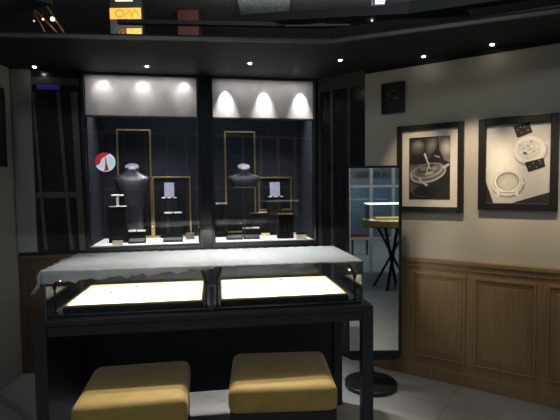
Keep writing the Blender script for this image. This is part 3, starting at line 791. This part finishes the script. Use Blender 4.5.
def print_watch(t, w, h, z0):
    p = Print(w, h, z0, shade(.50)); 
    p.blob(.30, .42, .85, .8, .50, .78, 0, 9)
    # loose watch case casting on pale paper
    p.ell(.36, .76, .27, .24, shade(.30), 0)
    p.poly([(.18, .84), (.24, .93), (.30, .86)], shade(.30)); p.poly([(.42, .86), (.50, .93), (.55, .83)], shade(.30))
    p.ell(.345, .735, .255, .235, shade(.75)); p.ell(.345, .735, .235, .215, shade(.58)); p.ell(.35, .725, .205, .185, shade(.85)); 
    p.ell(.355, .72, .185, .165, shade(.26)); p.ell(.36, .735, .165, .14, shade(.48)); p.ell(.37, .75, .13, .10, shade(.56))
    p.poly([(.16, .82), (.205, .80), (.235, .90), (.20, .92)], shade(.72)); p.poly([(.46, .86), (.52, .82), (.535, .90), (.50, .92)], shade(.72)); p.poly([(.20, .845), (.50, .845), (.50, .875), (.21, .875)], shade(.72)); p.poly([(.23, .86), (.48, .86), (.48, .87), (.23, .87)], shade(.25))
    p.ell(.59, .745, .03, .03, shade(.7))
    # watch with its two strap ends
    p.ell(.70, .36, .26, .25, shade(.36)); p.ell(.685, .335, .255, .245, shade(.66)); p.ell(.68, .33, .235, .225, shade(.80)); p.ell(.68, .33, .18, .17, shade(.70)); 
    for k in range(14):
        a = k*2.4; r = .03+.009*k; p.ell(.66+r*math.cos(a), .325+r*.8*math.sin(a), .022, .017, shade((.5, .85, .35, .78)[k % 4]), a*40, 10)
    p.ell(.62, .375, .03, .022, mat('print_blue', (.08, .12, .3), .5))
    p.poly([(.43, .03), (.68, 0), (.73, .12), (.50, .18)], shade(.015)); p.poly([(.62, .49), (.90, .44), (.93, .55), (.68, .61)], shade(.015))
    for (u, v) in ((.50, .08), (.56, .12), (.60, .05), (.66, .09), (.54, .05), (.69, .54), (.75, .50), (.80, .55), (.86, .50), (.84, .47)): p.ell(u, v, .012, .007, shade(.45), 0, 8)
    p.ell(.94, .26, .035, .03, shade(.65)); 
    # dark wedges at the foot
    p.poly([(0, .72), (.13, 1), (0, 1)], shade(.02)); p.poly([(.42, 1), (1, .86), (1, 1)], shade(.02))
    p.done(t)
def print_dial(t, w, h, z0):
    p = Print(w, h, z0, shade(.012)); g = shade(.10)
    p.ell(.5, .5, .30, .37, g); p.ell(.5, .5, .285, .355, shade(.012))
    p.rect(.45, .2, .57, .225, shade(.25)); p.line([(.23, .38), (.56, .51)], .02, shade(.16)); p.ell(.24, .36, .04, .02, shade(.25))
    p.rect(.50, .47, .75, .56, shade(.12)); p.rect(.40, .68, .58, .70, shade(.06))
    for k in range(12):
        a = k*PI/6; p.line([(.5+.26*math.cos(a), .5+.255*math.sin(a)), (.5+.28*math.cos(a), .5+.275*math.sin(a))], .012, shade(.18))
    p.done(t)
picture(RW, ((396, 126.5), (463, 211), (463.5, 121), (397, 213.5)), .043, 'black and white photo of hands working on a watch, cream mat, black frame', .055, print_hands)
picture(RW, ((478.5, 119), (557.5, 212), (560, 112.5), (477.5, 209)), .05, 'pale photo of a bare watch case and strapped watch, black frame', 0, print_watch)
picture(RW, ((381, 84), (404, 112), (404.5, 81), (381, 114)), .012, 'small black square plaque with a thin watch dial outline', 0, print_dial, .03)

# picture at the frame edge on the left wall
t = thing('framed_picture', 'dark framed picture on the left wall, seen almost edge-on', 'picture', LW.wor(.27, 0, 1.72), LW.a)
b = MB(); b.frame_y(-.05, .62, 0, .60, .05, .001, .06, .004); b.build('frame', M['black'], t)
b = MB(); b.frame_y(0, .57, .05, .55, .06, .004, .02); b.build('mat_board', M['matboard'], t)
MB().box(.06, .51, .004, .012, .11, .49).build('print', shade(.10), t)

# ------------------------------------------------------------------ recessed downlights in the dropped ceiling
dl = [(36, 68), (147, 66), (250, 63), (340, 60), (425, 57), (497, 51)]
names = ['downlight above the left panelling', 'downlight above the window with the red reflection', 'downlight above the window with the short bust', 'downlight above the ribbed corner wall', 'downlight above the black dial plaque', 'downlight above the pale watch photo']
for (px, py), lab in zip(dl, names):
    P = on_z(px, py, CEIL)
    l = RW.loc(P)
    if l.y > -.12 and P.x > .7: P = RW.wor(l.x, -.12, CEIL)
    l = BW.loc(P)
    if l.y > -.12 and P.x < .3: P = BW.wor(l.x, -.12, CEIL)
    t = thing('downlight', 'small round ceiling '+lab, 'downlight', (P.x, P.y, CEIL), 0, 'downlights in the black ceiling')
    b = MB(); b.lathe([(.022, -.0005), (.034, -.004), (.034, 0)], n=24); b.build('trim_ring', M['black'], t)
    b = MB(); b.lathe([(.0001, -.006), (.0125, -.006), (.0125, -.001), (.0001, -.001)], n=18); b.build('lens', M['lens'], t)

# ------------------------------------------------------------------ dark hall above and behind
HZ = 5.0
struct(MB().box(-9, 11, -7, 12, HZ, HZ+.1).build('roof_slab', M['hall']))
struct(MB().box(-9, 11, 11, 11.2, 0, HZ).build('wall_far', M['hall']))
b = MB()
def hb(pa, pb, y0, y1, w, hgt):
    p, q_ = on_y(*pa, y0), on_y(*pb, y1); b.bar(p, q_, w, hgt)
hb((118, 22), (335, 26), 6, 6, .08, .05); hb((235, 21), (470, 8), 6.5, 4.5, .2, .10); hb((285, 26), (350, 25), 4.6, 4.6, .02, .015)
hb((330, 22), (560, -14), 6, 3.6, .15, .12); hb((395, 33), (570, 8), 5.5, 3.5, .1, .05); hb((-10, 14), (40, -4), 6.5, 5, .25, .1)
struct(b.build('trim_6', M['beam']))
# speckled tile field
p = on_y(268, 2, 8.5)
struct(MB().box(p.x-.55, p.x+.4, 8.0, 9.2, HZ-.08, HZ-.02).build('ceiling_tile', M['tile']))
# red pillar
pa = on_y(177, 20, 9.0); pb = on_y(198.5, 20, 9.0)
struct(MB().box(pa.x, pb.x, 9.0, 9.4, 0, HZ, .02).build('pillar', M['redpillar']))
# sign tower
sy = 7.5
P = on_y(125, 20, sy)
def sx(px, py): return on_y(px, py, sy)
t = thing('sign_tower', 'dark hanging sign tower with glowing orange panels in the hall', 'sign', (P.x, sy, 3.4))
def lc(px, py): q_ = sx(px, py); return q_.x-P.x, q_.z-3.4
x0, z1 = lc(109, -6); x1, z0 = lc(142.5, 36)
MB().box(x0, x1, .02, .16, z0-.1, HZ-3.4).build('body', M['black'], t)
def lit(a, c, name, m):
    xa, za = lc(*a); xb, zb = lc(*c); return MB().box(xa, xb, 0, .02, zb, za, .003).build(name, M[m], t), (xa, xb, zb, za)
o1, (xa, xb, zb, za) = lit((109.5, 8), (141, 18.8), 'lit_panel', 'orange')
b = MB(); cx, cz = xa+(xb-xa)*.33, (za+zb)/2; r = (za-zb)*.30
b.tube([(cx+r*1.25*math.cos(2*PI*i/20), -.003, cz+r*math.sin(2*PI*i/20)) for i in range(21)], .014, 6)
for k in (0, 1):
    c_ = xa+(xb-xa)*(.62+.19*k)
    b.bar((c_-.07, -.003, cz-r), (c_, -.003, cz+r), .022, .006, up_=(0, 1, 0)); b.bar((c_, -.003, cz+r), (c_+.07, -.003, cz-r), .022, .006, up_=(0, 1, 0))
b.build('glyph', M['orange2'], o1)
lit((126.5, 28.4), (141.5, 34.8), 'lit_panel', 'orange')
lit((115, -4), (132.5, 1.0), 'lit_panel', 'palelit')
xa, za = lc(119.5, 29.5); xb, zb = lc(124, 35)
b = MB(); r = (xb-xa)/2
b.tube([(xa+r+r*math.cos(math.radians(a)), .01, za-r-.01+r*math.sin(math.radians(a))) for a in range(200, -60, -20)], .012, 6); b.bar((xa+r, .01, zb), (xa+r*1.4, .01, zb+.05), .02, .008, up_=(0, 1, 0))
b.build('glyph', M['orange3'], t)
# amber rails with bulbs
for k, (a, c, lab) in enumerate((((33, 8), (60, 36), 'long'), ((34, 12), (47, 36), 'short'), ((44, 2), (66, 36), 'outer'))):
    p, q_ = on_y(*a, 8.0), on_y(*c, 7.0)
    o = MB().bar(p, q_, .022, .022).build('light_rail', M['amber']); tag(o, {'long': 'middle amber sloping rail in the hall ceiling', 'short': 'amber sloping rail in the hall ceiling closest to the left edge', 'outer': 'amber sloping rail in the hall ceiling nearest the orange sign'}[lab], 'rail', 'amber rails in the hall')
for k, (px, py, r) in enumerate(((25, 4.5, .034), (37, 5, .036), (52.5, 19, .034), (43, 19.3, .02), (34, 21, .016))):
    p = on_y(px, py, 7.4)
    t = thing('hall_lamp', ('warm hall lamp highest at the left edge', 'warm hall lamp beside the highest one', 'brightest warm lamp low beside the amber rails', 'small dim lamp between the amber rails', 'smallest dim lamp left of the amber rails')[k], 'lamp', p, 0, 'warm lamps in the hall ceiling')
    b = MB(); b.lathe([(.001, -r), (r*.7, -r*.7), (r, 0), (r*.7, r*.7), (.001, r)], n=16); b.build('bulb', mat('warm_bulb_%d' % k, (1, .8, .5), .5, emit=(1, .78, .5), es=(4, 5, 4, 1.2, .7)[k]), t, smooth=True)
    b = MB(); b.tube([(0, 0, r*.8), (0, 0, HZ-p.z)], .008, 6); b.build('stem', M['black'], t)
# ceiling panel light
p = on_y(381, -1, 6.5)
t = thing('panel_light', 'white panel light at the top of the dark hall ceiling', 'ceiling light', (p.x, 6.5, p.z))
MB().box(-.07, .05, -.05, .05, -.05, .10, .004).build('diffuser', M['whitelit'], t); MB().box(-.09, .07, .05, .08, -.07, HZ-p.z, .004).build('housing', M['black'], t)
# glass dome
p = on_y(372, 20, 5.2)
t = thing('dome_lamp', 'small clear dome hanging below a dark hall beam', 'lamp', p)
b = MB(); b.lathe([(.001, -.055), (.03, -.045), (.05, -.02), (.058, 0)], n=24); b.build('dome', M['glass'], t, smooth=True)
b = MB(); b.lathe([(.06, 0), (.062, .006), (.06, .014), (.012, .018), (.010, HZ-p.z)], n=24); b.build('mount', M['rail'], t)
b = MB(); b.lathe([(.001, -.02), (.012, -.012), (.012, 0)], n=12); b.build('bulb', mat('dim_bulb', (1, 1, 1), .5, emit=(1, 1, 1), es=1.0), t)

# ------------------------------------------------------------------ light
WARM = (1, .80, .56)
def wallspot(x, tx, tz, W, ang, col=WARM, out=.62, bl=.7):
    return spot('picture_spot', RW.wor(x, -out, CEIL-.02), RW.wor(tx, 0, tz), W, ang, bl, col, .025)
for px, W, z in ((418, 35, 1.57), (474, 60, 1.57), (533, 45, 1.57), (590, 44, 1.57)):
    x = RW.hit(px, 160).x; wallspot(x, x, z, W, 40, bl=.9)
# downlights on the gap behind the counter, reaching the stools
for px, x, y, W in ((147, -.62, 3.0, 125), (250, -.02, 3.2, 150)):
    spot('ceiling_downlight', (x, y, CEIL-.01), (x-.02, y-1.0, .4), W, 62, .6, (1, .92, .80), .02)
spot('counter_downlight', (-.3, 3.6, CEIL-.01), (-.3, 3.1, 0), 175, 62, .7, (.96, .97, 1), .03)
spot('aisle_fill', (1.0, 2.95, CEIL-.01), (1.0, 2.8, 0), 20, 46, .8, (1, .9, .75), .03)  # added spot without a fixture, brightens the floor near the mirror
spot('left_downlight', LW.wor(.7, .5, CEIL-.02), LW.wor(.2, 0, 1.2), 1.2, 45, .9, WARM, .03)
# cool fill added over the shop front, aimed at the mullions
area('front_fill', (1.5, .9, 3.5), (1.7, -1.0, 1.5), 16, 1.6, .5, (.92, .97, 1))
# hall: unseen fills added to lift the beams and far wall
area('hall_fill', (1, 7.5, 4.6), (1, 7.5, 0), 40, 4, 2, (.85, .95, 1)).rotation_euler = (PI, 0, 0)
area('hall_wash', (1, 2.0, 4.4), (1, 6.5, 5.0), 35, 3, 1, (.85, .95, 1))
area('hall_far_wash', (0, 6.5, 4.3), (0, 11, 4.2), 60, 6, .6, (1, .97, .9))
area('mall_front_fill', (-1.2, -2.2, 4.8), (-.2, 2.4, .5), 46, 1.6, 1.2, (.82, .92, 1))  # unseen fill added outside the shopfront to lighten the counter front
# mall lighting outside the shopfront
area('mall_light', (1.5, -3.2, 4.2), (2.5, -5, 1.2), 90, 3, 1, (.75, .9, 1))
wld = bpy.data.worlds.new('world'); bpy.context.scene.world = wld; wld.use_nodes = True
wld.node_tree.nodes['Background'].inputs[0].default_value = (.75, .9, 1, 1); wld.node_tree.nodes['Background'].inputs[1].default_value = .065
